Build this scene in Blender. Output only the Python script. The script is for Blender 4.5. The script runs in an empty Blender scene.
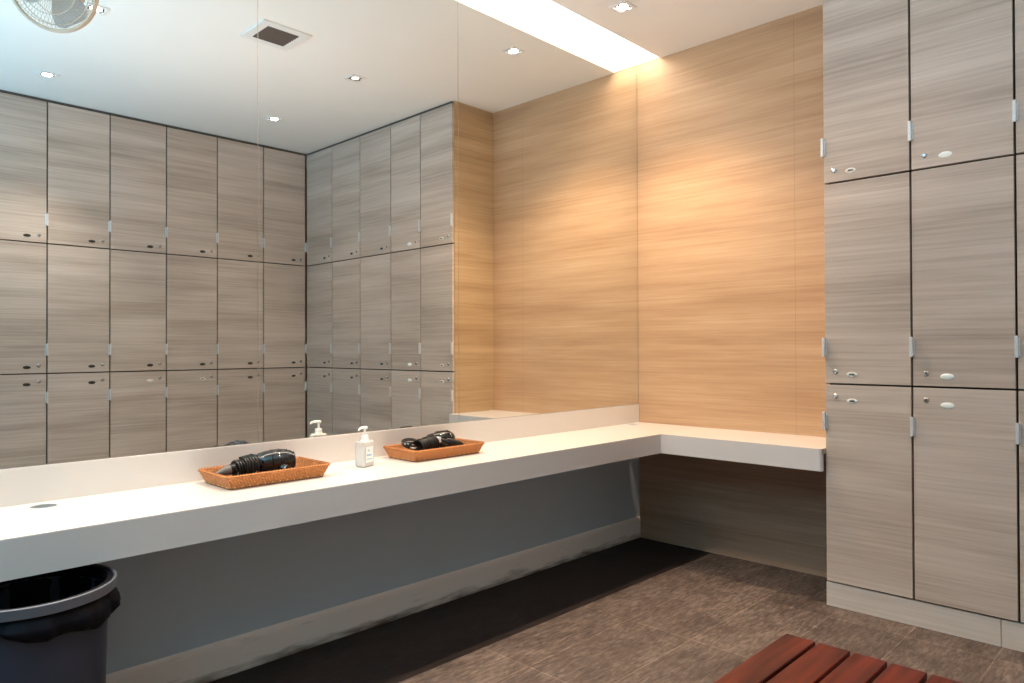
import bpy, bmesh, math, random
from mathutils import Vector, Matrix
random.seed(7)
scene = bpy.context.scene
COL = scene.collection
PI = math.pi

# ------------------------------------------------------------------ dimensions (metres)
W_LK = 0.3958      # front of the side lockers is x = -W_LK
D_LK = 1.2627      # side lockers begin at y = -D_LK
D_BK = 3.2262      # front of the far row of lockers is y = -D_BK
WB = 0.3936
H = 2.879
Z1, Z2, Z3, Z4 = 0.1084, 0.9888, 1.8824, 2.862
CT = 0.70          # counter top height
CB = 0.6002        # underside of the apron
CD = 0.4336        # counter depth
MB_ = 0.8091       # lower edge of the mirror
G = 0.1665         # width of the light cove
XL = -6.2
YB = -3.66

# ------------------------------------------------------------------ materials
def new_mat(name):
    m = bpy.data.materials.new(name); m.use_nodes = True
    nt = m.node_tree; nt.nodes.clear()
    out = nt.nodes.new('ShaderNodeOutputMaterial')
    b = nt.nodes.new('ShaderNodeBsdfPrincipled')
    nt.links.new(b.outputs[0], out.inputs[0])
    return m, nt, b

def simple(name, col, rough=0.5, metal=0.0, noise=0.04, scale=30, bump=0.0, coat=0, spec=0.5):
    m, nt, b = new_mat(name)
    n = nt.nodes.new('ShaderNodeTexNoise'); n.inputs['Scale'].default_value = scale; n.inputs['Detail'].default_value = 4
    tc = nt.nodes.new('ShaderNodeTexCoord'); nt.links.new(tc.outputs['Object'], n.inputs['Vector'])
    r = nt.nodes.new('ShaderNodeValToRGB')
    r.color_ramp.elements[0].position = 0.3; r.color_ramp.elements[1].position = 0.7
    r.color_ramp.elements[0].color = [max(0, c*(1-noise)) for c in col] + [1]
    r.color_ramp.elements[1].color = [min(1, c*(1+noise)) for c in col] + [1]
    nt.links.new(n.outputs['Fac'], r.inputs['Fac']); nt.links.new(r.outputs['Color'], b.inputs['Base Color'])
    b.inputs['Roughness'].default_value = rough; b.inputs['Metallic'].default_value = metal
    b.inputs['Coat Weight'].default_value = coat; b.inputs['Specular IOR Level'].default_value = spec
    if bump:
        bp = nt.nodes.new('ShaderNodeBump'); bp.inputs['Strength'].default_value = bump; bp.inputs['Distance'].default_value = 0.002
        nt.links.new(n.outputs['Fac'], bp.inputs['Height']); nt.links.new(bp.outputs[0], b.inputs['Normal'])
    return m

def emit(name, col, s):
    m, nt, b = new_mat(name)
    b.inputs['Base Color'].default_value = (1, 1, 1, 1)
    b.inputs['Emission Color'].default_value = list(col) + [1]; b.inputs['Emission Strength'].default_value = s
    return m

def laminate(name, c1, c2, c3, rough=0.42, zs=26.0, per_object=True, seams=None, blotch=1.0):
    """horizontal streaky laminate: noise stretched along x and y, fine along z"""
    m, nt, b = new_mat(name); L = nt.links.new
    geo = nt.nodes.new('ShaderNodeNewGeometry')
    vec = geo.outputs['Position']
    off = nt.nodes.new('ShaderNodeVectorMath'); off.operation = 'ADD'
    L(vec, off.inputs[0])
    if per_object:
        oi = nt.nodes.new('ShaderNodeObjectInfo')
        mul = nt.nodes.new('ShaderNodeMath'); mul.operation = 'MULTIPLY'; mul.inputs[1].default_value = 37.0
        L(oi.outputs['Random'], mul.inputs[0])
        cb = nt.nodes.new('ShaderNodeCombineXYZ'); L(mul.outputs[0], cb.inputs[2]); L(mul.outputs[0], cb.inputs[0])
        L(cb.outputs[0], off.inputs[1])
    def layer(sx, sz, detail, rough_n, dist=0.0):
        mp = nt.nodes.new('ShaderNodeMapping'); mp.inputs['Scale'].default_value = (sx, sx, sz)
        L(off.outputs[0], mp.inputs['Vector'])
        n = nt.nodes.new('ShaderNodeTexNoise'); n.inputs['Scale'].default_value = 1; n.inputs['Detail'].default_value = detail
        n.inputs['Roughness'].default_value = rough_n; n.inputs['Distortion'].default_value = dist
        L(mp.outputs[0], n.inputs['Vector']); return n.outputs['Fac']
    a = layer(0.8, zs*0.36, 3, 0.5, 0.15)
    f = layer(1.3, zs*3.2, 4, 0.6, 0.1)
    g = layer(7.0, zs*14, 2, 0.5)
    def mix(x, y, w):
        q = nt.nodes.new('ShaderNodeMix'); q.inputs['Factor'].default_value = w
        L(x, q.inputs['A']); L(y, q.inputs['B']); return q.outputs['Result']
    v = mix(mix(a, f, 0.42), g, 0.14)
    r = nt.nodes.new('ShaderNodeValToRGB'); e = r.color_ramp.elements
    e[0].position = 0.33; e[0].color = c1 + (1,)
    e[1].position = 0.67; e[1].color = c3 + (1,)
    k = r.color_ramp.elements.new(0.5); k.color = c2 + (1,)
    L(v, r.inputs['Fac'])
    colout = r.outputs['Color']
    if seams:
        sep = nt.nodes.new('ShaderNodeSeparateXYZ'); L(geo.outputs['Position'], sep.inputs[0])
        tot = None
        for axis, val, hw in seams:
            s = nt.nodes.new('ShaderNodeMath'); s.operation = 'COMPARE'
            L(sep.outputs[axis], s.inputs[0]); s.inputs[1].default_value = val; s.inputs[2].default_value = hw
            if tot is None: tot = s.outputs[0]
            else:
                mx = nt.nodes.new('ShaderNodeMath'); mx.operation = 'MAXIMUM'; L(tot, mx.inputs[0]); L(s.outputs[0], mx.inputs[1]); tot = mx.outputs[0]
        sc = nt.nodes.new('ShaderNodeMath'); sc.operation = 'MULTIPLY'; sc.inputs[1].default_value = 0.35; L(tot, sc.inputs[0])
        q = nt.nodes.new('ShaderNodeMix'); q.data_type = 'RGBA'; L(sc.outputs[0], q.inputs['Factor'])
        L(colout, q.inputs['A']); q.inputs['B'].default_value = (c1[0]*.4, c1[1]*.4, c1[2]*.4, 1); colout = q.outputs['Result']
    L(colout, b.inputs['Base Color'])
    b.inputs['Roughness'].default_value = rough
    bp = nt.nodes.new('ShaderNodeBump'); bp.inputs['Strength'].default_value = 0.12; bp.inputs['Distance'].default_value = 0.001
    L(f, bp.inputs['Height']); L(bp.outputs[0], b.inputs['Normal'])
    return m

M = {}
M['locker'] = laminate('locker_laminate', (0.36, 0.283, 0.232), (0.52, 0.43, 0.366), (0.66, 0.565, 0.50))
M['plinth'] = laminate('plinth_laminate', (0.51, 0.44, 0.38), (0.62, 0.545, 0.48), (0.72, 0.645, 0.58))
M['panel'] = laminate('wall_laminate', (0.40, 0.235, 0.13), (0.53, 0.34, 0.20), (0.64, 0.435, 0.275), per_object=False, seams=[(1, -0.968, 0.0012), (2, 1.44, 0.0009)])
M['shaded_panel'] = laminate('shaded_under_laminate', (0.24, 0.15, 0.10), (0.35, 0.235, 0.165), (0.45, 0.32, 0.235), per_object=False)  # locker laminate darkened: shade below the counter put into the colour
M['side'] = laminate('side_laminate', (0.34, 0.21, 0.11), (0.48, 0.33, 0.19), (0.60, 0.43, 0.27), per_object=False)
M['carcass'] = simple('locker_carcass', (0.035, 0.032, 0.03), 0.8)
M['dark_trim'] = simple('dark_trim', (0.09, 0.08, 0.07), 0.7)
M['ceiling'] = simple('ceiling_paint', (0.88, 0.86, 0.83), 0.75, noise=0.01, scale=3)
M['white'] = simple('white_solid_surface', (0.74, 0.70, 0.67), 0.28, noise=0.01, scale=6)
M['apron'] = simple('white_apron', (0.68, 0.65, 0.645), 0.35, noise=0.01, scale=6)
M['white_metal'] = simple('white_metal', (0.8, 0.79, 0.77), 0.4, noise=0.01)
M['metal'] = simple('brushed_metal', (0.72, 0.74, 0.76), 0.45, 0.4, scale=90)
M['chrome'] = simple('chrome', (0.7, 0.7, 0.7), 0.16, 1.0, noise=0.01)
M['plate_dark'] = simple('dark_plate', (0.03, 0.028, 0.025), 0.35)
M['plate_silver'] = simple('silver_plate', (0.78, 0.76, 0.72), 0.4, 0.2)
M['plate_white'] = simple('white_plate', (0.92, 0.97, 0.97), 0.3, noise=0.01)
M['gloss_black'] = simple('glossy_black_plastic', (0.008, 0.008, 0.009), 0.10, noise=0.0, coat=0.6)
M['cord'] = simple('black_cord', (0.016, 0.013, 0.012), 0.38)
M['grey_plastic'] = simple('grey_plastic', (0.13, 0.12, 0.115), 0.35)
M['fan'] = simple('beige_plastic', (0.62, 0.50, 0.40), 0.45, noise=0.02)
M['fan_blade'] = simple('grey_blade', (0.66, 0.66, 0.66), 0.4)
M['bag'] = simple('black_bag', (0.003, 0.003, 0.006), 0.5, spec=0.12, bump=0.6, scale=22)
M['pump'] = simple('pump_plastic', (0.93, 0.93, 0.93), 0.35, noise=0.0)
M['blue'] = simple('pale_blue_print', (0.35, 0.58, 0.78), 0.5)
M['lens'] = emit('lamp_lens', (1.0, 0.92, 0.82), 45)
M['lens_dim'] = emit('lamp_lens_dim', (1.0, 0.9, 0.8), 0.9)
M['cove'] = emit('cove_diffuser', (1.0, 0.80, 0.62), 9.0)
M['vent_dark'] = simple('vent_dark', (0.10, 0.08, 0.07), 0.7)

# mirror glass
m, nt, b = new_mat('mirror_glass'); M['mirror'] = m
b.inputs['Metallic'].default_value = 1; b.inputs['Roughness'].default_value = 0.0
b.inputs['Base Color'].default_value = (0.875, 0.90, 0.885, 1)
M['mirror_edge'] = simple('mirror_edge', (0.30, 0.26, 0.22), 0.4)

# lower wall paint
def wall_paint(name, col, dirt_z):
    m, nt, b = new_mat(name); L = nt.links.new
    geo = nt.nodes.new('ShaderNodeNewGeometry'); sep = nt.nodes.new('ShaderNodeSeparateXYZ'); L(geo.outputs['Position'], sep.inputs[0])
    n = nt.nodes.new('ShaderNodeTexNoise'); n.inputs['Scale'].default_value = 1; n.inputs['Detail'].default_value = 7; n.inputs['Roughness'].default_value = 0.62
    mp = nt.nodes.new('ShaderNodeMapping'); mp.inputs['Scale'].default_value = (5, 5, 34); L(geo.outputs['Position'], mp.inputs['Vector']); L(mp.outputs[0], n.inputs['Vector'])
    mr = nt.nodes.new('ShaderNodeMapRange'); L(sep.outputs[2], mr.inputs['Value'])
    mr.inputs['From Min'].default_value = 0.0; mr.inputs['From Max'].default_value = dirt_z; mr.inputs['To Min'].default_value = 0.42; mr.inputs['To Max'].default_value = 0.0
    ad = nt.nodes.new('ShaderNodeMath'); ad.operation = 'ADD'; L(mr.outputs[0], ad.inputs[0]); L(n.outputs['Fac'], ad.inputs[1])
    r = nt.nodes.new('ShaderNodeValToRGB'); e = r.color_ramp.elements
    e[0].position = 0.60; e[0].color = col + (1,); e[1].position = 1.0; e[1].color = (0.13, 0.10, 0.08, 1)
    L(ad.outputs[0], r.inputs['Fac']); L(r.outputs['Color'], b.inputs['Base Color'])
    b.inputs['Roughness'].default_value = 0.55
    return m
M['wall'] = simple('painted_wall', (0.47, 0.57, 0.69), 0.55, noise=0.012, scale=4)
M['lit_band'] = wall_paint('painted_lit_band', (0.84, 0.78, 0.75), 0.05)  # paler than the wall: band of light put into the colour, dirt at its foot

# floor tiles
m, nt, b = new_mat('floor_tile'); M['floor'] = m; L = nt.links.new
geo = nt.nodes.new('ShaderNodeNewGeometry')
mp = nt.nodes.new('ShaderNodeMapping'); mp.inputs['Location'].default_value = (1.15+6.2, 0.725+6.0, 0)
L(geo.outputs['Position'], mp.inputs['Vector'])
br = nt.nodes.new('ShaderNodeTexBrick'); br.offset = 0.0; br.inputs['Scale'].default_value = 1
br.inputs['Brick Width'].default_value = 0.62; br.inputs['Row Height'].default_value = 0.30
br.inputs['Mortar Size'].default_value = 0.0021; br.inputs['Mortar Smooth'].default_value = 0.1; br.inputs['Bias'].default_value = 0
br.inputs['Color1'].default_value = (0.80, 0.80, 0.80, 1); br.inputs['Color2'].default_value = (1.1, 1.1, 1.1, 1); br.inputs['Mortar'].default_value = (1.65, 1.6, 1.5, 1)
L(mp.outputs[0], br.inputs['Vector'])
def fl_layer(sc, rot, st, det):
    q = nt.nodes.new('ShaderNodeMapping'); q.inputs['Rotation'].default_value = (0, 0, rot); q.inputs['Scale'].default_value = (sc*st, sc, 1)
    L(geo.outputs['Position'], q.inputs['Vector'])
    n = nt.nodes.new('ShaderNodeTexNoise'); n.inputs['Scale'].default_value = 1; n.inputs['Detail'].default_value = det; n.inputs['Roughness'].default_value = 0.72; n.inputs['Distortion'].default_value = 0.6
    L(q.outputs[0], n.inputs['Vector']); return n.outputs['Fac']
n1 = fl_layer(75, 0.35, 0.22, 9); n2 = fl_layer(7, 0.9, 0.6, 4)
mx = nt.nodes.new('ShaderNodeMix'); mx.inputs['Factor'].default_value = 0.35; L(n1, mx.inputs['A']); L(n2, mx.inputs['B'])
rp = nt.nodes.new('ShaderNodeValToRGB'); e = rp.color_ramp.elements
e[0].position = 0.36; e[0].color = (0.050, 0.036, 0.030, 1); e[1].position = 0.66; e[1].color = (0.25, 0.193, 0.163, 1)
k = e.new(0.5); k.color = (0.122, 0.088, 0.073, 1)
L(mx.outputs['Result'], rp.inputs['Fac'])
mu = nt.nodes.new('ShaderNodeMix'); mu.data_type = 'RGBA'; mu.blend_type = 'MULTIPLY'; mu.inputs['Factor'].default_value = 1
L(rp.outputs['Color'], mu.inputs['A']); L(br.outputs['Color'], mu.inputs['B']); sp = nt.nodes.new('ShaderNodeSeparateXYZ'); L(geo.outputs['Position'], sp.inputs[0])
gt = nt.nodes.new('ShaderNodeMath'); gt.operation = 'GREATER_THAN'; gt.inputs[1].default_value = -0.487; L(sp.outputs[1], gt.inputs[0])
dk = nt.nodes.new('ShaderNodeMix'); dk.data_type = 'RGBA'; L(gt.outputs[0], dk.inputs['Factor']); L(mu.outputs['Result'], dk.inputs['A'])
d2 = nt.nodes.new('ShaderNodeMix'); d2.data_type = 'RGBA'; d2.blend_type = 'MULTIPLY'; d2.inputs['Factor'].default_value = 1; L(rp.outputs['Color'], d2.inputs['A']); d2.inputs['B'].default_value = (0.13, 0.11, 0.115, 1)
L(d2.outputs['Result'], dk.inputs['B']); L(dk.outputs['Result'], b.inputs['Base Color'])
b.inputs['Roughness'].default_value = 0.62; b.inputs['Specular IOR Level'].default_value = 0.3
bp = nt.nodes.new('ShaderNodeBump'); bp.inputs['Strength'].default_value = 0.25; bp.inputs['Distance'].default_value = 0.002
L(n1, bp.inputs['Height']); L(bp.outputs[0], b.inputs['Normal'])

# bench wood
m, nt, b = new_mat('red_varnished_wood'); M['bench'] = m; L = nt.links.new
tc = nt.nodes.new('ShaderNodeTexCoord'); oi = nt.nodes.new('ShaderNodeObjectInfo')
va = nt.nodes.new('ShaderNodeVectorMath'); va.operation = 'ADD'; L(tc.outputs['Object'], va.inputs[0])
ml = nt.nodes.new('ShaderNodeMath'); ml.operation = 'MULTIPLY'; ml.inputs[1].default_value = 20; L(oi.outputs['Random'], ml.inputs[0])
L(ml.outputs[0], va.inputs[1])
mp = nt.nodes.new('ShaderNodeMapping'); mp.inputs['Scale'].default_value = (2.5, 40, 40); L(va.outputs[0], mp.inputs['Vector'])
n = nt.nodes.new('ShaderNodeTexNoise'); n.inputs['Scale'].default_value = 1; n.inputs['Detail'].default_value = 5; L(mp.outputs[0], n.inputs['Vector'])
r = nt.nodes.new('ShaderNodeValToRGB'); e = r.color_ramp.elements
e[0].position = 0.35; e[0].color = (0.035, 0.005, 0.003, 1); e[1].position = 0.7; e[1].color = (0.125, 0.017, 0.007, 1)
L(n.outputs['Fac'], r.inputs['Fac']); L(r.outputs['Color'], b.inputs['Base Color']); b.inputs['Roughness'].default_value = 0.42; b.inputs['Specular IOR Level'].default_value = 0.2

# wicker
m, nt, b = new_mat('woven_rattan'); M['wicker'] = m; L = nt.links.new
tc = nt.nodes.new('ShaderNodeTexCoord')
w1 = nt.nodes.new('ShaderNodeTexWave'); w1.wave_type = 'BANDS'; w1.bands_direction = 'Z'; w1.inputs['Scale'].default_value = 60; w1.inputs['Distortion'].default_value = 1.5; w1.inputs['Detail Scale'].default_value = 8
w2 = nt.nodes.new('ShaderNodeTexChecker'); w2.inputs['Scale'].default_value = 190
L(tc.outputs['Object'], w1.inputs['Vector']); L(tc.outputs['Object'], w2.inputs['Vector'])
nn = nt.nodes.new('ShaderNodeTexNoise'); nn.inputs['Scale'].default_value = 110; nn.inputs['Detail'].default_value = 3; L(tc.outputs['Object'], nn.inputs['Vector'])
s = nt.nodes.new('ShaderNodeMix'); s.inputs['Factor'].default_value = 0.45; L(w1.outputs['Fac'], s.inputs['A']); L(w2.outputs['Fac'], s.inputs['B'])
s2 = nt.nodes.new('ShaderNodeMix'); s2.inputs['Factor'].default_value = 0.5; L(s.outputs['Result'], s2.inputs['A']); L(nn.outputs['Fac'], s2.inputs['B'])
r = nt.nodes.new('ShaderNodeValToRGB'); e = r.color_ramp.elements
e[0].position = 0.2; e[0].color = (0.15, 0.04, 0.01, 1); e[1].position = 0.75; e[1].color = (0.88, 0.35, 0.10, 1)
L(s2.outputs['Result'], r.inputs['Fac']); L(r.outputs['Color'], b.inputs['Base Color']); b.inputs['Roughness'].default_value = 0.5
bp = nt.nodes.new('ShaderNodeBump'); bp.inputs['Strength'].default_value = 0.7; bp.inputs['Distance'].default_value = 0.003
L(s.outputs['Result'], bp.inputs['Height']); L(bp.outputs[0], b.inputs['Normal'])
M['wicker_base'] = simple('shaded_base_rattan', (0.10, 0.035, 0.012), 0.7, scale=120, noise=0.4)  # tray bottom darkened, shade between the sides painted in
M['wicker_in'] = simple('shaded_inner_rattan', (0.36, 0.135, 0.04), 0.6, scale=130, noise=0.6, bump=0.6)  # inner sides darker than the outer weave: painted interior shade
M['wicker_light'] = simple('rattan_stake', (0.85, 0.50, 0.22), 0.5)

# bin
M['bin'] = simple('dark_blue_grey_plastic', (0.026, 0.034, 0.060), 0.42, noise=0.15, scale=5)
M['bin_rim'] = simple('grey_metal_rim', (0.12, 0.13, 0.16), 0.45, 0.2)
# bottle
m, nt, b = new_mat('clear_bottle'); M['bottle'] = m
b.inputs['Base Color'].default_value = (0.93, 0.93, 0.92, 1); b.inputs['Roughness'].default_value = 0.12
b.inputs['Transmission Weight'].default_value = 0.55; b.inputs['IOR'].default_value = 1.25

# ------------------------------------------------------------------ mesh helpers
def box(bm, x0, x1, y0, y1, z0, z1, bev=0.0, seg=2):
    vs = [bm.verts.new((x, y, z)) for x in (x0, x1) for y in (y0, y1) for z in (z0, z1)]
    F = [(0, 1, 3, 2), (4, 6, 7, 5), (0, 4, 5, 1), (2, 3, 7, 6), (0, 2, 6, 4), (1, 5, 7, 3)]
    fs = [bm.faces.new([vs[i] for i in f]) for f in F]
    if bev:
        es = list({e for f in fs for e in f.edges})
        bmesh.ops.bevel(bm, geom=es, offset=bev, segments=seg, profile=0.5, affect='EDGES')

def lathe(bm, prof, n=40, mat=None, close=False):
    """prof: list of (r, z) revolved about z; mat: Matrix applied"""
    rings = []
    for r, z in prof:
        if r < 1e-6:
            rings.append([bm.verts.new((0, 0, z))])
        else:
            rings.append([bm.verts.new((r*math.cos(2*PI*i/n), r*math.sin(2*PI*i/n), z)) for i in range(n)])
    for a, c in zip(rings, rings[1:] + ([rings[0]] if close else [])):
        for i in range(n):
            j = (i+1) % n
            if len(a) == 1 and len(c) == 1: break
            if len(a) == 1: bm.faces.new((a[0], c[i], c[j]))
            elif len(c) == 1: bm.faces.new((a[i], a[j], c[0]))
            else: bm.faces.new((a[i], a[j], c[j], c[i]))
    vs = [v for r in rings for v in r]
    if mat is not None: bmesh.ops.transform(bm, matrix=mat, verts=vs)
    return vs

def tube(bm, pts, rad, n=8, closed=False, cap=True):
    pts = [Vector(p) for p in pts]; N = len(pts); rings = []
    prev = None
    for i, p in enumerate(pts):
        if closed: t = (pts[(i+1) % N] - pts[i-1])
        else: t = pts[min(i+1, N-1)] - pts[max(i-1, 0)]
        t.normalize()
        if prev is None:
            a = Vector((0, 0, 1)) if abs(t.z) < 0.9 else Vector((1, 0, 0))
            u = t.cross(a).normalized()
        else:
            u = (prev - t*prev.dot(t)).normalized()
        prev = u; v = t.cross(u)
        r = rad[i] if isinstance(rad, (list, tuple)) else rad
        rings.append([bm.verts.new(p + (u*math.cos(2*PI*k/n) + v*math.sin(2*PI*k/n))*r) for k in range(n)])
    rng = range(N) if closed else range(N-1)
    for i in rng:
        a, c = rings[i], rings[(i+1) % N]
        for k in range(n):
            bm.faces.new((a[k], a[(k+1) % n], c[(k+1) % n], c[k]))
    if cap and not closed:
        bm.faces.new(rings[0][::-1]); bm.faces.new(rings[-1])

def finish(bm, name, mat, smooth=False, angle=0.7):
    bmesh.ops.recalc_face_normals(bm, faces=bm.faces)
    me = bpy.data.meshes.new(name); bm.to_mesh(me); bm.free()
    if smooth:
        for p in me.polygons: p.use_smooth = True
        try: me.set_sharp_from_angle(angle=angle)
        except Exception: pass
    me.materials.append(mat)
    return me

def obj(name, bm, mat, parent=None, smooth=False, loc=None, angle=0.7):
    me = bm if isinstance(bm, bpy.types.Mesh) else finish(bm, name, mat, smooth, angle)
    o = bpy.data.objects.new(name, me); COL.objects.link(o)
    if parent is not None: o.parent = parent
    if loc is not None: o.location = loc
    return o

def struct(name, bm, mat, smooth=False):
    o = obj(name, bm, mat, None, smooth); o['kind'] = 'structure'; return o

def thing(name, label, cat, loc=(0, 0, 0), rotz=0, group=None):
    o = bpy.data.objects.new(name, None); COL.objects.link(o); o.empty_display_size = 0.1
    o.location = loc; o.rotation_euler = (0, 0, rotz); o['label'] = label; o['category'] = cat
    if group: o['group'] = group
    return o

def dup(root, loc, rotz, label, group=None):
    r = root.copy(); COL.objects.link(r); r.location = loc; r.rotation_euler = (0, 0, rotz); r['label'] = label
    if group: r['group'] = group
    for ch in list(root.children):
        c = ch.copy(); COL.objects.link(c); c.parent = r
        for g in ch.children:
            d = g.copy(); COL.objects.link(d); d.parent = c
    return r

def B(): return bmesh.new()

# ------------------------------------------------------------------ the room
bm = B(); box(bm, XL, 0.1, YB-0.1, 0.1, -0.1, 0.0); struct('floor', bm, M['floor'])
bm = B(); box(bm, XL, 0.1, YB-0.1, -G, H, H+0.12); struct('ceiling', bm, M['ceiling'])
bm = B(); box(bm, XL, 0.1, -G, 0.1, H+0.10, H+0.12); box(bm, -0.004, 0.0, -G, 0.006, H+0.002, H+0.10); struct('trim_1', bm, M['ceiling'])
bm = B(); box(bm, XL, 0.0, 0.0, 0.1, 0.0, CT-0.03); box(bm, XL, 0.0, 0.0065, 0.1, CT-0.03, H+0.10); struct('wall_left', bm, M['wall'])
bm = B(); box(bm, 0.0, 0.1, YB, 0.0, 0.0, H); box(bm, 0.0, 0.1, 0, 0.1, 0, H); box(bm, 0.0, 0.1, -G, 0.0, H, H+0.1)
struct('wall_right', bm, M['panel'])
bm = B(); box(bm, -0.0035, -0.0002, -D_LK+0.0005, -0.0105, 0.0005, CT-0.03); struct('trim_7', bm, M['shaded_panel'])
bm = B(); box(bm, XL, 0.0, YB-0.1, YB, 0.0, H); struct('wall_back', bm, M['panel'])
# coved pale strip standing for the band of light low on the mirror wall
bm = B()
prof = [(0.0, 0.0), (-0.010, 0.0), (-0.010, 0.105), (-0.008, 0.118), (-0.003, 0.126), (0.0, 0.128)]
a = [bm.verts.new((XL, y, z)) for y, z in prof]; c = [bm.verts.new((-0.001, y, z)) for y, z in prof]
for i in range(len(prof)-1): bm.faces.new((a[i], a[i+1], c[i+1], c[i]))
bm.faces.new(a); bm.faces.new(c[::-1]); struct('lit_band_left', bm, M['lit_band'])

# locker surround: side panel, plinths, top trims
bm = B(); box(bm, -W_LK+0.0205, -0.001, -D_LK-0.016, -D_LK-0.0, 0.0, H-0.001, 0.0008, 1); struct('trim_2', bm, M['side'])
bm = B(); box(bm, -W_LK+0.006, -W_LK+0.02, -D_LK-0.655, -D_LK, 0.0, Z1-0.004, 0.001, 1)
box(bm, -W_LK+0.006, -W_LK+0.02, -D_BK, -D_LK-0.657, 0.0, Z1-0.004, 0.001, 1)
struct('trim_3', bm, M['plinth'])
bm = B()
for i in range(4): box(bm, -W_LK-(i+1)*0.79+0.001, -W_LK-i*0.79-0.001, -D_BK-0.30, -D_BK-0.006, 0.0, Z1-0.004, 0.001, 1)
struct('trim_4', bm, M['plinth'])
bm = B(); box(bm, -W_LK+0.012, -0.02, -D_BK, -D_LK-0.017, Z4+0.001, H-0.001); struct('trim_5', bm, M['dark_trim'])
XE = -W_LK - 0.006 - 7*WB
bm = B(); box(bm, XE, -W_LK, -D_BK-0.38, -D_BK-0.008, Z4+0.001, H-0.001); struct('trim_6', bm, M['dark_trim'])
# fixed panelling that carries the far row on to the left, out of the frame
bm = B(); box(bm, XL, XE-0.002, YB+0.001, -D_BK, 0.0, H-0.001); struct('wall_back_panel', bm, M['panel'])

# ------------------------------------------------------------------ lockers
LC = {}
def locker_proto(w, h, tier, plate, cx=0.0006):
    key = (round(w, 4), round(h, 4), tier, plate)
    if key in LC: return LC[key], True
    t = thing('locker', 'x', 'locker')
    g = 0.0042
    bm = B(); box(bm, cx, w-0.0006, 0.021, 0.34, 0.0006, h-0.0006); obj('carcass', bm, M['carcass'], t)
    bm = B(); box(bm, g, w-g, 0.0, 0.019, g, h-g, 0.0008, 1); door = obj('door', bm, M['locker'], t)
    lowrow = tier == 'bottom'
    hz = (h-0.205, h-0.125) if lowrow else (0.122, 0.205)
    bm = B(); box(bm, -0.005, 0.0070, -0.015, -0.0005, hz[0], hz[1], 0.0015, 2)
    box(bm, 0.0035, 0.012, -0.004, 0.0, hz[0]+0.006, hz[1]-0.006, 0.001, 1)
    obj('pull_handle', bm, M['metal'], door)
    lz = h-0.054 if lowrow else 0.054
    bm = B(); lx = 0.048 if plate != 'white' else 0.052; R = Matrix.Translation((lx, 0, lz)) @ Matrix.Rotation(PI/2, 4, 'X')
    lathe(bm, [(0, 0.007), (0.006, 0.0068), (0.0078, 0.0045), (0.0085, 0.003), (0.0115, 0.0015), (0.0115, -0.0005), (0, -0.0005)], 24, R)
    box(bm, lx-0.0008, lx+0.0008, -0.0078, -0.0065, lz-0.0045, lz+0.0045)
    obj('lock', bm, M['chrome'], door, True)
    pz = h-0.072 if lowrow else 0.044
    rx, rz = (0.0245, 0.0122) if plate == 'white' else (0.0225, 0.0105)
    px_ = 0.118 if plate != 'white' else 0.128
    bm = B(); R = Matrix.Translation((px_, 0, pz)) @ Matrix.Rotation(PI/2, 4, 'X') @ Matrix.Diagonal((rx, rz, 1, 1))
    lathe(bm, [(0, 0.0022), (0.9, 0.0022), (1.0, 0.0012), (1.0, -0.0005), (0, -0.0005)], 32, R)
    pl = obj('number_plate', bm, M['plate_white' if plate == 'white' else 'plate_silver' if plate == 'silver' else 'plate_dark'], door, True)
    if plate == 'silver':
        bm = B()
        for i in range(4):
            x = 0.118 - 0.0105 + i*0.0056
            box(bm, x, x+0.0042, -0.0029, -0.0021, pz-0.0042, pz+0.0042)
        obj('printed_number', bm, M['plate_dark'], pl)
    elif plate == 'dark':
        bm = B()
        R = Matrix.Translation((0.118, 0, pz)) @ Matrix.Rotation(PI/2, 4, 'X') @ Matrix.Diagonal((rx, rz, 1, 1))
        lathe(bm, [(0.90, 0.0024), (0.90, 0.003), (1.0, 0.003), (1.0, 0.0012)], 32, R)
        obj('plate_rim', bm, M['metal'], pl)
    LC[key] = t
    return t, False

def place_locker(w, h, tier, plate, loc, rz, label, group, cx=0.0006):
    p, used = locker_proto(w, h, tier, plate, cx)
    if used: return dup(p, loc, rz, label, group)
    p.location = loc; p.rotation_euler = (0, 0, rz); p['label'] = label; p['group'] = group
    return p

ORD = ['first', 'second', 'third', 'fourth', 'fifth', 'sixth', 'seventh', 'eighth']
TIERS = [('bottom', Z1, Z2), ('middle', Z2, Z3), ('top', Z3, Z4)]
ycols = [D_LK, 1.618, 1.978, 2.391, 2.806, D_BK]
for i in range(5):
    for tier, za, zb in TIERS:
        plate = 'silver' if i == 0 else 'white' if i == 1 else 'dark'
        if i == 0:
            lab = 'grey %s row locker with silver number plate, right beside the white counter' % tier
        elif i == 1:
            lab = 'grey %s row locker with bright white number plate, second from the counter' % tier
        else:
            lab = 'grey %s row locker of the right bank, %s column from the white counter' % (tier, ORD[i])
        place_locker(ycols[i+1]-ycols[i]-(0.005 if i == 4 else 0), zb-za, tier, plate, (-W_LK, -ycols[i], za), -PI/2, lab, 'lockers of the bank beside the counter', 0.017 if i == 0 else 0.0006)
for i in range(7):
    for tier, za, zb in TIERS:
        plate = 'silver' if (tier == 'bottom' and i in (2, 3)) else 'dark'
        lab = '%s row locker of the long bank in the mirror, %s from its right corner' % (tier, ORD[i])
        place_locker(WB, zb-za, tier, plate, (-W_LK-0.006-i*WB, -D_BK, za), PI, lab, 'lockers of the long bank opposite the mirror')

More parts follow.
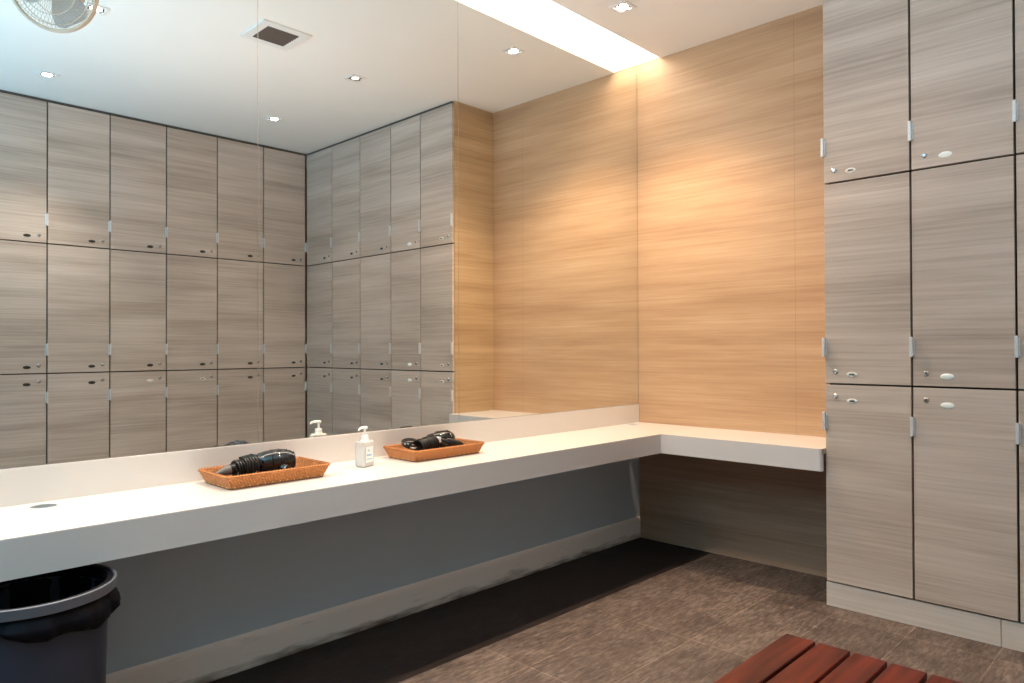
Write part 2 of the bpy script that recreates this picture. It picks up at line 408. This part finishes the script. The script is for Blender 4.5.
# ------------------------------------------------------------------ mirrors
cuts = [-3.90, -2.441, -1.459, -0.0015]
labs = ['large frameless wall mirror above the counter, the left panel reflecting the fan',
        'large frameless wall mirror above the counter, the middle panel between two seams',
        'large frameless wall mirror above the counter, the right panel meeting the wood wall']
for i in range(3):
    t = thing('wall_mirror', labs[i], 'mirror', (cuts[i], 0, MB_), 0, 'wall mirrors above the counter')
    w = cuts[i+1]-cuts[i]
    bm = B(); box(bm, 0.0012, w-0.0012, 0.0, 0.005, 0.0015, H+0.098-MB_); obj('mirror_pane', bm, M['mirror'], t)
    bm = B(); box(bm, 0.0, w, 0.005, 0.0062, 0.0, H+0.098-MB_)
    box(bm, 0.0, 0.0010, -0.0004, 0.005, 0.0, H+0.098-MB_); box(bm, w-0.0010, w, -0.0004, 0.005, 0.0, H+0.098-MB_); box(bm, 0.0, w, -0.0006, 0.005, 0.0, 0.0012)
    obj('backing_edge', bm, M['mirror_edge'], t)

# ------------------------------------------------------------------ counter
HOLES = [(-3.135, -0.085, 0.036), (-0.150, -0.062, 0.030)]
def worktop_mesh():
    cu = bpy.data.curves.new('wt', 'CURVE'); cu.dimensions = '2D'; cu.fill_mode = 'BOTH'; cu.extrude = 0.012
    def spl(pts):
        s = cu.splines.new('POLY'); s.points.add(len(pts)-1)
        for p, q in zip(s.points, pts): p.co = (q[0], q[1], 0, 1)
        s.use_cyclic_u = True
    r = 0.012; ye = -D_LK+0.001
    arc = [(-CD-0.0024+r-r*math.cos(a), ye+r-r*math.sin(a)) for a in [PI/2*k/6 for k in range(7)]]
    spl([(-5.6, -0.001), (-5.6, -CD), (-CD-0.0024, -CD)] + arc + [(-0.001, ye), (-0.001, -0.001)])
    for x, y, rr in HOLES: spl([(x+rr*math.cos(2*PI*k/40), y+rr*math.sin(2*PI*k/40)) for k in range(40)])
    tmp = bpy.data.objects.new('tmp', cu); COL.objects.link(tmp)
    bpy.context.view_layer.update()
    me = bpy.data.meshes.new_from_object(tmp.evaluated_get(bpy.context.evaluated_depsgraph_get()))
    bpy.data.objects.remove(tmp); bpy.data.curves.remove(cu)
    me.transform(Matrix.Translation((0, 0, CT-0.012))); me.materials.clear(); me.materials.append(M['white'])
    return me
cnt = thing('vanity_counter', 'long white L-shaped vanity counter under the mirror, running round to the lockers', 'counter')
obj('worktop', worktop_mesh(), None, cnt)
# apron following the front edge of the worktop
bm = B()
xo = -CD-0.0024; th = 0.018; r = 0.012; ye = -D_LK+0.001
outer = [(-5.6, -CD-0.0005), (xo-0.0005, -CD-0.0005)] + [(xo-0.0005+r-r*math.cos(a), ye+r-r*math.sin(a)) for a in [PI/2*k/6 for k in range(7)]] + [(-0.41, ye)]
inner = [(-5.6, -CD+th), (xo+th, -CD+th), (xo+th, ye+th), (-0.41, ye+th)]
def prism_loop(bm, poly, z0, z1):
    a = [bm.verts.new((x, y, z0)) for x, y in poly]; c = [bm.verts.new((x, y, z1)) for x, y in poly]
    for i in range(len(poly)):
        j = (i+1) % len(poly); bm.faces.new((a[i], a[j], c[j], c[i]))
    bm.faces.new(a); bm.faces.new(c[::-1])
prism_loop(bm, outer + inner[::-1], CB, CT-0.0242+0.022)
obj('front_apron', bm, M['apron'], cnt)
bm = B(); box(bm, -5.6, -0.001, -0.005, 0.0, CT, MB_-0.0008, 0.001, 1); obj('backsplash', bm, M['white'], cnt)
for x, y, rr in HOLES:
    bm = B(); lathe(bm, [(rr-0.004, -0.02), (rr-0.004, 0.0015), (rr, 0.003), (rr+0.004, 0.0012), (rr+0.004, 0.0002), (rr-0.0005, 0.0002), (rr-0.0005, -0.02)], 48, Matrix.Translation((x, y, CT)), close=True)
    obj('hole_ring', bm, M['metal'], cnt, True)

# ------------------------------------------------------------------ baskets
def basket(name, label, loc, L_, D_, hh=0.042, rz=0.0):
    t = thing(name, label, 'basket', loc, rz, 'wicker trays on the counter')
    fl = 0.018
    def rr(hx, hy, r, z, n=5):
        pts = []
        for cx, cy, a0 in ((hx-r, hy-r, 0), (-hx+r, hy-r, PI/2), (-hx+r, -hy+r, PI), (hx-r, -hy+r, 1.5*PI)):
            for k in range(n): a = a0+PI/2*k/(n-1); pts.append((cx+r*math.cos(a), cy+r*math.sin(a), z))
        return pts
    bm = B()
    def loft(loops, cap0=False, cap1=False):
        R_ = [[bm.verts.new(p) for p in l] for l in loops]
        for a, c in zip(R_, R_[1:]):
            for i in range(len(a)): bm.faces.new((a[i], a[(i+1) % len(a)], c[(i+1) % len(a)], c[i]))
        if cap0: bm.faces.new(R_[0][::-1])
        if cap1: bm.faces.new(R_[-1])
    hx, hy = L_/2, D_/2
    loops = []
    for k in range(9):
        f = k/8; loops.append(rr(hx-fl*(1-f)+0.0012*(k % 2), hy-fl*(1-f)+0.0012*(k % 2), 0.012, 0.002+hh*f))
    obj_in = []
    for k in range(5):
        f = 1-k/4; obj_in.append(rr(hx-fl*(1-f)-0.006, hy-fl*(1-f)-0.006, 0.010, 0.006+(hh-0.004)*f))
    loft(loops + obj_in[:1])
    obj('woven_side', bm, M['wicker'], t, True)
    bm = B(); loft(obj_in); obj('inner_weave', bm, M['wicker_in'], t, True)
    bm = B(); loft([rr(hx-fl, hy-fl, 0.012, 0.0), rr(hx-fl, hy-fl, 0.012, 0.005)], True, True); obj('woven_base', bm, M['wicker_base'], t)
    # plaited rim: two strands twisting round the edge
    path = rr(hx-0.002, hy-0.002, 0.014, hh+0.001, 6)
    P = []; N = len(path)
    for i in range(N):
        a, c = Vector(path[i]), Vector(path[(i+1) % N]); d = (c-a).length; n = max(1, int(d/0.0035))
        for k in range(n): P.append(a.lerp(c, k/n))
    bm = B()
    for ph in (0, PI):
        pts = []
        for i, p in enumerate(P):
            tn = (P[(i+1) % len(P)]-P[i-1]).normalized(); s_ = tn.cross(Vector((0, 0, 1)))
            turns = round(len(P)/6)
            a = 2*PI*turns*i/len(P)+ph
            pts.append(p + s_*math.cos(a)*0.0026 + Vector((0, 0, 1))*math.sin(a)*0.0026)
        tube(bm, pts, 0.0033, 6, closed=True)
    obj('plaited_rim', bm, M['wicker'], t, True)
    bm = B()
    n = 13
    def dot(x, y):
        bmesh.ops.create_uvsphere(bm, u_segments=8, v_segments=6, radius=0.0032, matrix=Matrix.Translation((x, y, 0.0075)))
    for i in range(n):
        x = -hx+fl+0.014+(2*(hx-fl)-0.028)*i/(n-1)
        dot(x, -(hy-fl+0.0025)); dot(x, hy-fl+0.0025)
    for i in range(6):
        y = -hy+fl+0.014+(2*(hy-fl)-0.028)*i/5
        dot(hx-fl+0.0025, y); dot(-(hx-fl+0.0025), y)
    obj('stake_ends', bm, M['wicker_light'], t, True)
    return t
B1 = (-2.487, -0.150, CT+0.0004); B2 = (-1.722, -0.142, CT+0.0004)
basket('wicker_tray', 'shallow orange-brown wicker tray on the counter, the left one, left of the pump bottle', B1, 0.378, 0.230)
basket('wicker_tray', 'shallow orange-brown wicker tray on the counter, the right one, right of the pump bottle', B2, 0.385, 0.220)

# ------------------------------------------------------------------ hair dryers
def along(p, d, up=(0, 0, 1)):
    """matrix placing local +z along d at point p"""
    d = Vector(d).normalized(); q = d.to_track_quat('Z', 'Y'); return Matrix.Translation(p) @ q.to_matrix().to_4x4()
def coil(bm, p, d, length, R0, R1, turns, cr, squash=1.0, ph=0):
    Mx = along(p, d); pts = []; n = int(turns*18)
    for i in range(n+1):
        f = i/n; a = 2*PI*turns*f+ph; r = R0+(R1-R0)*f
        r *= 1+0.05*math.sin(5*f*PI)
        pts.append(Mx @ Vector((r*math.cos(a), r*math.sin(a)*squash, length*f)))
    tube(bm, pts, cr, 7)

# dryer 1: handle to the left wound with its cord, glossy barrel to the right
t = thing('hair_dryer', 'glossy black hair dryer in the left wicker tray, cord wound round its handle', 'hair dryer', (B1[0]-0.016, B1[1]+0.008, CT+0.0065), 0); t.scale = (0.94, 1.02, 1.0)
hd = Vector((-1.0, -0.06, -0.05))
p0 = Vector((0.005, 0.0, 0.050))
bm = B()
lathe(bm, [(0, -0.004), (0.021, 0.0), (0.0235, 0.02), (0.022, 0.06), (0.0185, 0.10), (0.017, 0.125), (0, 0.126)], 28, along(p0, hd)); obj('handle', bm, M['gloss_black'], t, True)
bm = B(); tip = p0+hd.normalized()*0.125
lathe(bm, [(0, -0.002), (0.0175, 0.0), (0.0165, 0.012), (0.012, 0.028), (0.0075, 0.043), (0.0050, 0.050), (0, 0.051)], 24, along(tip, hd+Vector((0, 0, -0.14)))); obj('handle_tip', bm, M['grey_plastic'], t, True)
bm = B(); coil(bm, p0+hd.normalized()*0.020, hd, 0.090, 0.0315, 0.0235, 9, 0.0036); coil(bm, p0+hd.normalized()*0.028, hd, 0.05, 0.037, 0.033, 5, 0.0036, ph=2)
pe = p0+hd.normalized()*0.105
tube(bm, [pe+Vector((0, -0.025, -0.01)), pe+Vector((-0.01, -0.038, -0.022)), pe+Vector((0.03, -0.050, -0.030)), pe+Vector((0.09, -0.052, -0.034)), pe+Vector((0.13, -0.045, -0.036))], 0.0034, 8)
obj('cord', bm, M['cord'], t, True)
bd = Vector((0.93, -0.30, 0.02))
bc = p0+Vector((-0.020, 0.008, 0.002))
bm = B()
lathe(bm, [(0, 0.0), (0.022, 0.001), (0.033, 0.010), (0.038, 0.032), (0.042, 0.062), (0.0425, 0.085), (0.040, 0.106), (0.035, 0.124), (0.030, 0.131), (0.029, 0.135), (0, 0.135)], 40, along(bc, bd)); body = obj('barrel', bm, M['gloss_black'], t, True)
bm = B(); e0 = bc+bd.normalized()*0.1352
for q in (0.008, 0.015, 0.022, 0.028):
    lathe(bm, [(q-0.0015, 0), (q-0.0015, 0.002), (q+0.0015, 0.002), (q+0.0015, 0)], 32, along(e0, bd), close=True)
obj('intake_grille', bm, M['cord'], body, True)
bm = B()
for q in (0.055, 0.083, 0.112):
    rr_ = {0.055: 0.0415, 0.083: 0.043, 0.112: 0.039}[q]
    lathe(bm, [(rr_-0.001, -0.002), (rr_+0.0012, 0), (rr_-0.001, 0.002)], 40, along(bc+bd.normalized()*q, bd))
obj('trim_ring', bm, M['gloss_black'], body, True)
bm = B()
nb = bc+bd.normalized()*0.085+Vector((-0.02, -0.046, -0.004))
lathe(bm, [(0, 0), (0.017, 0.002), (0.021, 0.012), (0.019, 0.028), (0.012, 0.034), (0, 0.035)], 28, along(nb+Vector((0.012, 0.020, -0.015)), Vector((0.35, -1, -0.35)))); obj('nozzle', bm, M['gloss_black'], t, True)

# dryer 2: smaller barrel at right, thick coil of cord in the middle, plug to the left, handle laid forward right
t = thing('hair_dryer', 'glossy black hair dryer lying in the right wicker tray behind its thick bundle of cord', 'hair dryer', (B2[0]-0.012, B2[1]+0.004, CT+0.0065), 0); t.scale = (1.04, 1.06, 1.06)
bm = B(); bd = Vector((0.97, -0.10, -0.06)); bc = Vector((-0.005, 0.018, 0.056))
lathe(bm, [(0, 0), (0.020, 0.001), (0.023, 0.012), (0.028, 0.030), (0.034, 0.055), (0.036, 0.080), (0.034, 0.100), (0.027, 0.116), (0.018, 0.122), (0, 0.123)], 40, along(bc, bd)); body = obj('barrel', bm, M['gloss_black'], t, True)
bm = B()
for q, rr_ in ((0.045, 0.0325), (0.092, 0.0358)):
    lathe(bm, [(rr_-0.001, -0.002), (rr_+0.001, 0), (rr_-0.001, 0.002)], 40, along(bc+bd.normalized()*q, bd))
obj('trim_ring', bm, M['gloss_black'], body, True)
bm = B(); h0 = bc+Vector((0.030, -0.030, -0.010)); hd2 = Vector((1, -0.26, -0.20))
lathe(bm, [(0, -0.004), (0.018, 0.0), (0.0175, 0.03), (0.020, 0.06), (0.0185, 0.09), (0.013, 0.108), (0, 0.111)], 28, along(h0, hd2)); hdl = obj('handle', bm, M['gloss_black'], t, True)
bm = B(); box(bm, -0.006, 0.006, -0.003, 0.003, -0.015, 0.015, 0.001, 1); bmesh.ops.transform(bm, matrix=along(h0+hd2.normalized()*0.05+Vector((0, -0.006, 0.0175)), hd2), verts=bm.verts); obj('switch', bm, M['grey_plastic'], hdl)
bm = B()
cp = Vector((-0.092, -0.024, 0.038)); cd = Vector((1, 0.06, 0.10))
coil(bm, cp, cd, 0.088, 0.027, 0.031, 9, 0.0040, 0.95); coil(bm, cp+Vector((0.008, 0, 0)), cd, 0.07, 0.022, 0.024, 6, 0.0040, 0.95, 1.0); coil(bm, cp+Vector((0.01, 0, 0)), cd, 0.065, 0.015, 0.015, 6, 0.0045)
# loose loops to the left
for k, (dy, dz, rr_) in enumerate(((0.0, 0.0, 0.036), (0.012, 0.006, 0.030), (-0.010, -0.006, 0.028))):
    c0 = cp+Vector((-0.012, 0.020+dy, 0.012+dz))
    pts = [c0+Vector((math.cos(a)*rr_*1.25, math.sin(a)*rr_*0.7, math.sin(a)*rr_*0.35)) for a in [2*PI*i/26 for i in range(26)]]
    tube(bm, pts, 0.0038, 7, closed=True)
tube(bm, [cp+Vector((0.085, -0.01, 0.02)), cp+Vector((0.12, -0.03, 0.0)), cp+Vector((0.16, -0.034, -0.028)), cp+Vector((0.20, -0.030, -0.040))], 0.0036, 8)
cord = obj('cord', bm, M['cord'], t, True)
bm = B(); pp = cp+Vector((-0.040, 0.012, 0.012))
box(bm, -0.013, 0.013, -0.011, 0.011, -0.014, 0.016, 0.004, 2); bmesh.ops.transform(bm, matrix=along(pp, (-0.6, -0.5, 0.2)), verts=bm.verts); plug = obj('plug', bm, M['cord'], cord, True)
bm = B()
for s_ in (-0.006, 0.006): lathe(bm, [(0.0018, 0), (0.0018, 0.016), (0, 0.017)], 10, along(pp, (-0.6, -0.5, 0.2)) @ Matrix.Translation((s_, 0, 0.015)))
obj('plug_pin', bm, M['metal'], plug, True)
bm = B(); bmesh.ops.create_cube(bm, size=1, matrix=along(cp+Vector((0.094, -0.012, 0.022)), (1, 0, 0.1)) @ Matrix.Diagonal((0.022, 0.020, 0.012, 1))); obj('cord_tag', bm, M['pump'], cord)

# ------------------------------------------------------------------ soap bottle
t = thing('pump_bottle', 'clear square pump bottle with a white pump and pale blue label between the wicker trays', 'bottle', (-2.092, -0.168, CT+0.0003), 0.25)
bm = B(); box(bm, -0.032, 0.032, -0.024, 0.024, 0.0, 0.100, 0.009, 4)
obj('bottle_body', bm, M['bottle'], t, True)
bm = B(); lathe(bm, [(0.018, 0.0965), (0.015, 0.106), (0.013, 0.108), (0, 0.108)], 24); box(bm, -0.026, 0.026, -0.018, 0.018, 0.004, 0.075, 0.006, 3); obj('soap', bm, M['pump'], t, True)
bm = B(); lathe(bm, [(0, 0.102), (0.0145, 0.102), (0.0145, 0.118), (0.012, 0.121), (0.0045, 0.122), (0.0045, 0.142), (0.011, 0.143), (0.012, 0.150), (0.010, 0.153), (0, 0.154)], 24)
pmp = obj('pump', bm, M['pump'], t, True)
bm = B(); tube(bm, [(0.006, 0, 0.148), (-0.018, 0, 0.149), (-0.030, 0, 0.146), (-0.034, 0, 0.140)], [0.0065, 0.0055, 0.0042, 0.0035], 10); obj('nozzle', bm, M['pump'], pmp, True)
bm = B(); box(bm, -0.021, 0.021, -0.0247, -0.0241, 0.018, 0.078); lab_ = obj('label', bm, M['plate_white'], t)
bm = B(); box(bm, -0.010, -0.001, -0.0252, -0.0246, 0.060, 0.067); box(bm, -0.017, 0.010, -0.0252, -0.0246, 0.042, 0.049); box(bm, -0.016, 0.014, -0.0252, -0.0246, 0.029, 0.033); obj('label_print', bm, M['blue'], lab_)

# ------------------------------------------------------------------ waste bin
t = thing('waste_bin', 'round dark blue-grey waste bin with a grey rim and black liner bag under the counter', 'bin', (-3.240, -0.425, 0.0), 0.3)
RB = 0.186; ZB = 0.577
bm = B(); lathe(bm, [(0, 0.0), (0.150, 0.0), (0.155, 0.006), (RB-0.018, ZB-0.06), (RB-0.014, ZB-0.012), (RB-0.020, ZB-0.012), (RB-0.024, ZB-0.06), (0.144, 0.012), (0, 0.010)], 72)
obj('bin_body', bm, M['bin'], t, True)
bm = B(); lathe(bm, [(RB-0.012, ZB-0.027), (RB, ZB-0.025), (RB+0.001, ZB-0.002), (RB-0.003, ZB), (RB-0.006, ZB-0.004), (RB-0.012, ZB-0.010)], 72, close=True); obj('rim', bm, M['bin_rim'], t, True)
bm = B(); lathe(bm, [(RB-0.0062, ZB-0.003), (RB-0.018, ZB-0.002), (RB-0.021, ZB-0.008), (RB-0.022, ZB-0.03), (RB-0.0125, ZB-0.012)], 72, close=True); obj('inner_ring', bm, M['bag'], t, True)
# bag: folded over the outside and lining the inside, rippled
bm = B(); rings = []
prof = [(RB-0.030, 0.10, 0), (RB-0.026, ZB-0.10, .2), (RB-0.024, ZB-0.04, .3), (RB-0.016, ZB-0.0125, .0), (RB-0.013, ZB-0.020, .0), (RB-0.008, ZB-0.034, .3), (RB+0.004, ZB-0.050, 1), (RB+0.007, ZB-0.066, 1.2), (RB-0.008, ZB-0.080, 1.4), (RB-0.012, ZB-0.074, 1)]
n = 120
for r0, z, wv in prof:
    ring = []
    for i in range(n):
        a = 2*PI*i/n
        d = wv*(0.0035*math.sin(a*9+1)+0.0025*math.sin(a*17+2.2)+0.002*math.sin(a*29))
        dz = wv*(0.010*math.sin(a*2+0.8)+0.004*math.sin(a*7))
        ring.append(bm.verts.new(((r0+d)*math.cos(a), (r0+d)*math.sin(a), z+(dz if z < ZB-0.05 and r0 > RB-0.013 else 0))))
    rings.append(ring)
for a, c in zip(rings, rings[1:]):
    for i in range(n): bm.faces.new((a[i], a[(i+1) % n], c[(i+1) % n], c[i]))
bm.faces.new(rings[0])
obj('liner_bag', bm, M['bag'], t, True, angle=2)

# ------------------------------------------------------------------ bench
BX = -1.815; BL = 1.35; BY0 = -1.697; SW = 0.077; GP = 0.0085; BZ = 0.40; ST = 0.026
t = thing('slatted_bench', 'low dark red varnished wooden bench with five slats in the foreground', 'bench', (BX-BL/2, BY0-2.5*SW-2*GP, 0))
for i in range(5):
    bm = B(); y0 = 2.5*SW+2*GP-i*(SW+GP); box(bm, -BL/2, BL/2, y0-SW, y0, BZ-ST, BZ, 0.003, 2)
    obj('slat', bm, M['bench'], t)
HY = 2.5*SW+2*GP
for sx in (-1, 1):
    bm = B(); xc = sx*(BL/2-0.16); box(bm, xc-0.025, xc+0.025, -HY+0.005, HY-0.005, BZ-ST-0.05, BZ-ST-0.0003, 0.003, 2); obj('cross_rail', bm, M['bench'], t)
    for sy in (-1, 1):
        bm = B(); yc = sy*(HY-0.04); box(bm, xc-0.028, xc+0.028, yc-0.028, yc+0.028, 0.0, BZ-ST-0.0505, 0.004, 2); obj('leg', bm, M['bench'], t)
bm = B(); box(bm, -BL/2+0.19, BL/2-0.19, -0.018, 0.018, 0.12, 0.165, 0.003, 2)
for sx in (-1, 1): xc = sx*(BL/2-0.16); box(bm, xc-0.018, xc+0.018, -HY+0.07, HY-0.07, 0.12, 0.165, 0.003, 2)
obj('stretcher', bm, M['bench'], t)

# ------------------------------------------------------------------ ceiling vent
VX, VY = -1.76, -1.165
t = thing('ceiling_vent', 'square white air vent with dark louvres in the ceiling, seen in the mirror', 'vent', (VX, VY, H))
bm = B(); o_, i_ = 0.140, 0.092
for x0, x1, y0, y1 in ((-o_, o_, i_, o_), (-o_, o_, -o_, -i_), (-o_, -i_, -i_, i_), (i_, o_, -i_, i_)): box(bm, x0, x1, y0, y1, -0.010, -0.0005, 0.002, 1)
obj('vent_frame', bm, M['white_metal'], t)
bm = B(); box(bm, -i_+0.0003, i_-0.0003, -i_+0.0003, i_-0.0003, -0.002, -0.0005); obj('backing', bm, M['vent_dark'], t)
for k in range(7):
    bm = B(); y = -0.078+k*0.026; box(bm, -i_+0.001, i_-0.001, -0.011, 0.011, -0.0008, 0.0008); bmesh.ops.transform(bm, matrix=Matrix.Translation((0, y, -0.007)) @ Matrix.Rotation(0.35, 4, 'X'), verts=bm.verts)
    obj('louvre', bm, M['vent_dark'], t)

# ------------------------------------------------------------------ downlights
WARM = (1.0, 0.74, 0.50); NEUT = (1.0, 0.86, 0.72)
lights = [  # x, y, label, lit, colour, watts
 (-0.690, -0.385, 'lit recessed spotlight in the ceiling near the bright cove, above the counter corner', 1, WARM, 130),
 (-1.099, -1.395, 'dim recessed spotlight in the ceiling, near the side lockers in the mirror', 0, WARM, 14),
 (-1.066, -2.518, 'lit recessed spotlight in the ceiling, nearest the mirrored locker corner', 1, NEUT, 35),
 (-2.549, -1.525, 'lit recessed spotlight in the ceiling, just beside the round fan in the mirror', 1, NEUT, 70),
 (-2.488, -2.713, 'lit recessed spotlight in the ceiling below the fan, before the long locker bank', 1, NEUT, 70),
 (-2.150, -0.385, 'lit recessed spotlight in the ceiling over the pump bottle', 1, WARM, 110),
 (-3.600, -0.385, 'lit recessed spotlight in the ceiling over the waste bin end of the counter', 1, WARM, 100),
]
DL = {}
def downlight(lit):
    if lit in DL:
        return None
    t = thing('recessed_spotlight', 'x', 'ceiling light', group='recessed ceiling spotlights')
    s = 0.052; q = 0.036
    bm = B()
    for x0, x1, y0, y1 in ((-s, s, q, s), (-s, s, -s, -q), (-s, -q, -q, q), (q, s, -q, q)): box(bm, x0, x1, y0, y1, -0.006, -0.0004, 0.0015, 1)
    obj('bezel', bm, M['white_metal'], t)
    bm = B(); lathe(bm, [(0, -0.0035), (0.026, -0.0035), (0.028, -0.001), (0, -0.001)], 28); obj('lamp', bm, M['lens' if lit else 'lens_dim'], t, True)
    bm = B(); box(bm, -q, q, -q, q, -0.0012, -0.0006); obj('reflector', bm, M['chrome'] if lit else M['vent_dark'], t)
    for sx in (-1, 1):
        bm = B(); box(bm, sx*0.032-0.0035, sx*0.032+0.0035, -0.006, 0.006, -0.009, -0.002, 0.001, 1); obj('clip', bm, M['plate_dark'], t)
    DL[lit] = t; return t
for x, y, lab, lit, colr, en in lights:
    t = downlight(lit)
    if t is None: t = dup(DL[lit], (x, y, H), 0.0, lab)
    t.location = (x, y, H); t['label'] = lab
    ld = bpy.data.lights.new('spot', 'SPOT'); ld.energy = en; ld.color = colr; ld.spot_size = math.radians(112 if colr is WARM else 88); ld.spot_blend = 0.75; ld.shadow_soft_size = 0.025
    lo = bpy.data.objects.new('spot_lamp', ld); COL.objects.link(lo); lo.location = (x, y, H-0.02)

# cove
t = thing('cove_light', 'long glowing white light trough in the ceiling along the top of the mirror', 'ceiling light', (-3.0, -G/2, H+0.09))
bm = B(); box(bm, -3.0, 2.990, -G/2+0.002, G/2-0.003, -0.006, 0.0); obj('diffuser', bm, M['cove'], t)
bm = B(); box(bm, -3.0, 2.990, -G/2+0.001, G/2-0.003, 0.0005, 0.0095); obj('housing', bm, M['white_metal'], t)

# ------------------------------------------------------------------ fan
FAN = Vector((-2.905, -0.80, 2.600)); FR = 0.160
t = thing('ceiling_fan', 'round beige caged fan hanging from the ceiling, top left of the mirror', 'fan', FAN)
ax = Vector((-0.55, 0.74, -0.36)).normalized()
A = along((0, 0, 0), ax)
cage_pts = []
bm = B()
def ring(bm, r, z, w, n=56): tube(bm, [A @ Vector((r*math.cos(2*PI*i/n), r*math.sin(2*PI*i/n), z)) for i in range(n)], w, 7, closed=True)
ring(bm, FR, 0.0, 0.0075); ring(bm, FR-0.002, 0.016, 0.006)
guard = obj('rim_band', bm, M['fan'], t, True)
def guard_mesh(sgn, depth):
    bm = B(); n = 60
    for k in range(n):
        a = 2*PI*k/n
        pts = [A @ Vector((r*math.cos(a+0.35*(FR-r)/FR), r*math.sin(a+0.35*(FR-r)/FR), 0.008+sgn*depth*(1-(r/FR)**3))) for r in (0.035, 0.065, 0.095, 0.125, 0.148, FR)]
        tube(bm, pts, 0.0008, 4)
    for r in (0.05, 0.10, 0.138): ring(bm, r, 0.008+sgn*depth*(1-(r/FR)**3), 0.0016)
    return bm
obj('front_guard', guard_mesh(1, 0.055), M['fan'], t, True)
obj('rear_guard', guard_mesh(-1, 0.065), M['fan'], t, True)
bm = B(); lathe(bm, [(0, 0.066), (0.03, 0.064), (0.040, 0.056), (0.040, 0.05), (0, 0.05)], 32, A); obj('badge', bm, M['fan'], t, True)
bm = B(); lathe(bm, [(0, -0.19), (0.04, -0.185), (0.062, -0.16), (0.065, -0.09), (0.05, -0.062), (0, -0.060)], 32, A); obj('motor', bm, M['fan'], t, True)
bm = B(); lathe(bm, [(0, 0.035), (0.025, 0.030), (0.03, 0.0), (0.03, -0.04), (0, -0.058)], 28, A); hub = obj('hub', bm, M['fan'], t, True)
for k in range(3):
    bm = B(); g_ = []
    for i in range(7):
        f = i/6; r = 0.028+f*0.114; hw = 0.022+0.045*math.sin(min(1, f*1.15)*PI*0.62)
        if i == 6: hw *= 0.6
        g_.append([bm.verts.new(A @ (Matrix.Rotation(2*PI*k/3, 4, 'Z') @ Vector((r, s_*hw+0.012*f, -0.006+s_*0.018)))) for s_ in (-1, -0.33, 0.33, 1)])
    for a, c in zip(g_, g_[1:]):
        for i in range(3): bm.faces.new((a[i], a[i+1], c[i+1], c[i]))
    bmesh.ops.solidify(bm, geom=bm.faces[:], thickness=0.002)
    obj('blade', bm, M['fan_blade'], t, True)
back = A @ Vector((0, 0, -0.13))
bm = B(); tube(bm, [back, back+Vector((0, 0, 0.04)), Vector((back.x, back.y, H-FAN.z-0.03))], 0.016, 14)
lathe(bm, [(0, -0.034), (0.03, -0.034), (0.055, -0.02), (0.062, -0.0005), (0, -0.0005)], 36, Matrix.Translation((back.x, back.y, H-FAN.z)))
obj('ceiling_mount', bm, M['fan'], t, True)

# ------------------------------------------------------------------ daylight from the open side, added fill lamps, ambient
def area(name, loc, rot, sx, sy, en, colr, spread=PI):
    l = bpy.data.lights.new(name, 'AREA'); l.shape = 'RECTANGLE'; l.size = sx; l.size_y = sy; l.energy = en; l.color = colr; l.spread = spread
    o = bpy.data.objects.new(name, l); COL.objects.link(o); o.location = loc; o.rotation_euler = rot; return o
area('daylight', (-5.9, -1.9, 1.0), (0, -PI/2-0.98, 0), 1.6, 3.2, 125, (0.24, 0.70, 1.0), math.radians(95))
area('locker_fill', (-4.7, -1.9, H-0.02), (0, 0.35, 0), 1.2, 1.2, 26, (0.95, 0.95, 1.0), math.radians(110))  # added lamp without a fixture, out of view, brightens the locker fronts
area('ceiling_fill', (-2.3, -1.5, 1.45), (PI, 0, 0), 2.4, 1.2, 17, (1.0, 0.79, 0.66), math.radians(170))  # added unseen lamp in mid-air, brightens the ceiling for soft bounce
w = bpy.data.worlds.new('world'); scene.world = w; w.use_nodes = True
bg = w.node_tree.nodes['Background']; bg.inputs[0].default_value = (0.60, 0.82, 1.0, 1); bg.inputs[1].default_value = 0.08

# ------------------------------------------------------------------ camera
yaw, pitch, roll = 0.772, 0.0087, -0.0034
fwd = Vector((math.cos(yaw)*math.cos(pitch), math.sin(yaw)*math.cos(pitch), math.sin(pitch)))
right = Vector((math.sin(yaw), -math.cos(yaw), 0)); up = right.cross(fwd)
r2 = right*math.cos(roll)+up*math.sin(roll); u2 = up*math.cos(roll)-right*math.sin(roll)
cam = bpy.data.cameras.new('camera'); co = bpy.data.objects.new('camera', cam); COL.objects.link(co)
mat = Matrix((r2, u2, -fwd)).transposed().to_4x4(); mat.translation = (-3.682, -2.5092, 1.1546); co.matrix_world = mat
cam.sensor_width = 36; cam.lens = 719.34/1024*36; cam.clip_start = 0.05
scene.camera = co

scene.view_settings.view_transform = 'Standard'; scene.view_settings.look = 'None'
scene.view_settings.exposure = -0.04; scene.view_settings.gamma = 1.0
cy = scene.cycles
cy.max_bounces = 10; cy.diffuse_bounces = 5; cy.glossy_bounces = 5; cy.transmission_bounces = 6
cy.sample_clamp_indirect = 4.0; cy.blur_glossy = 0.5; cy.use_denoising = True
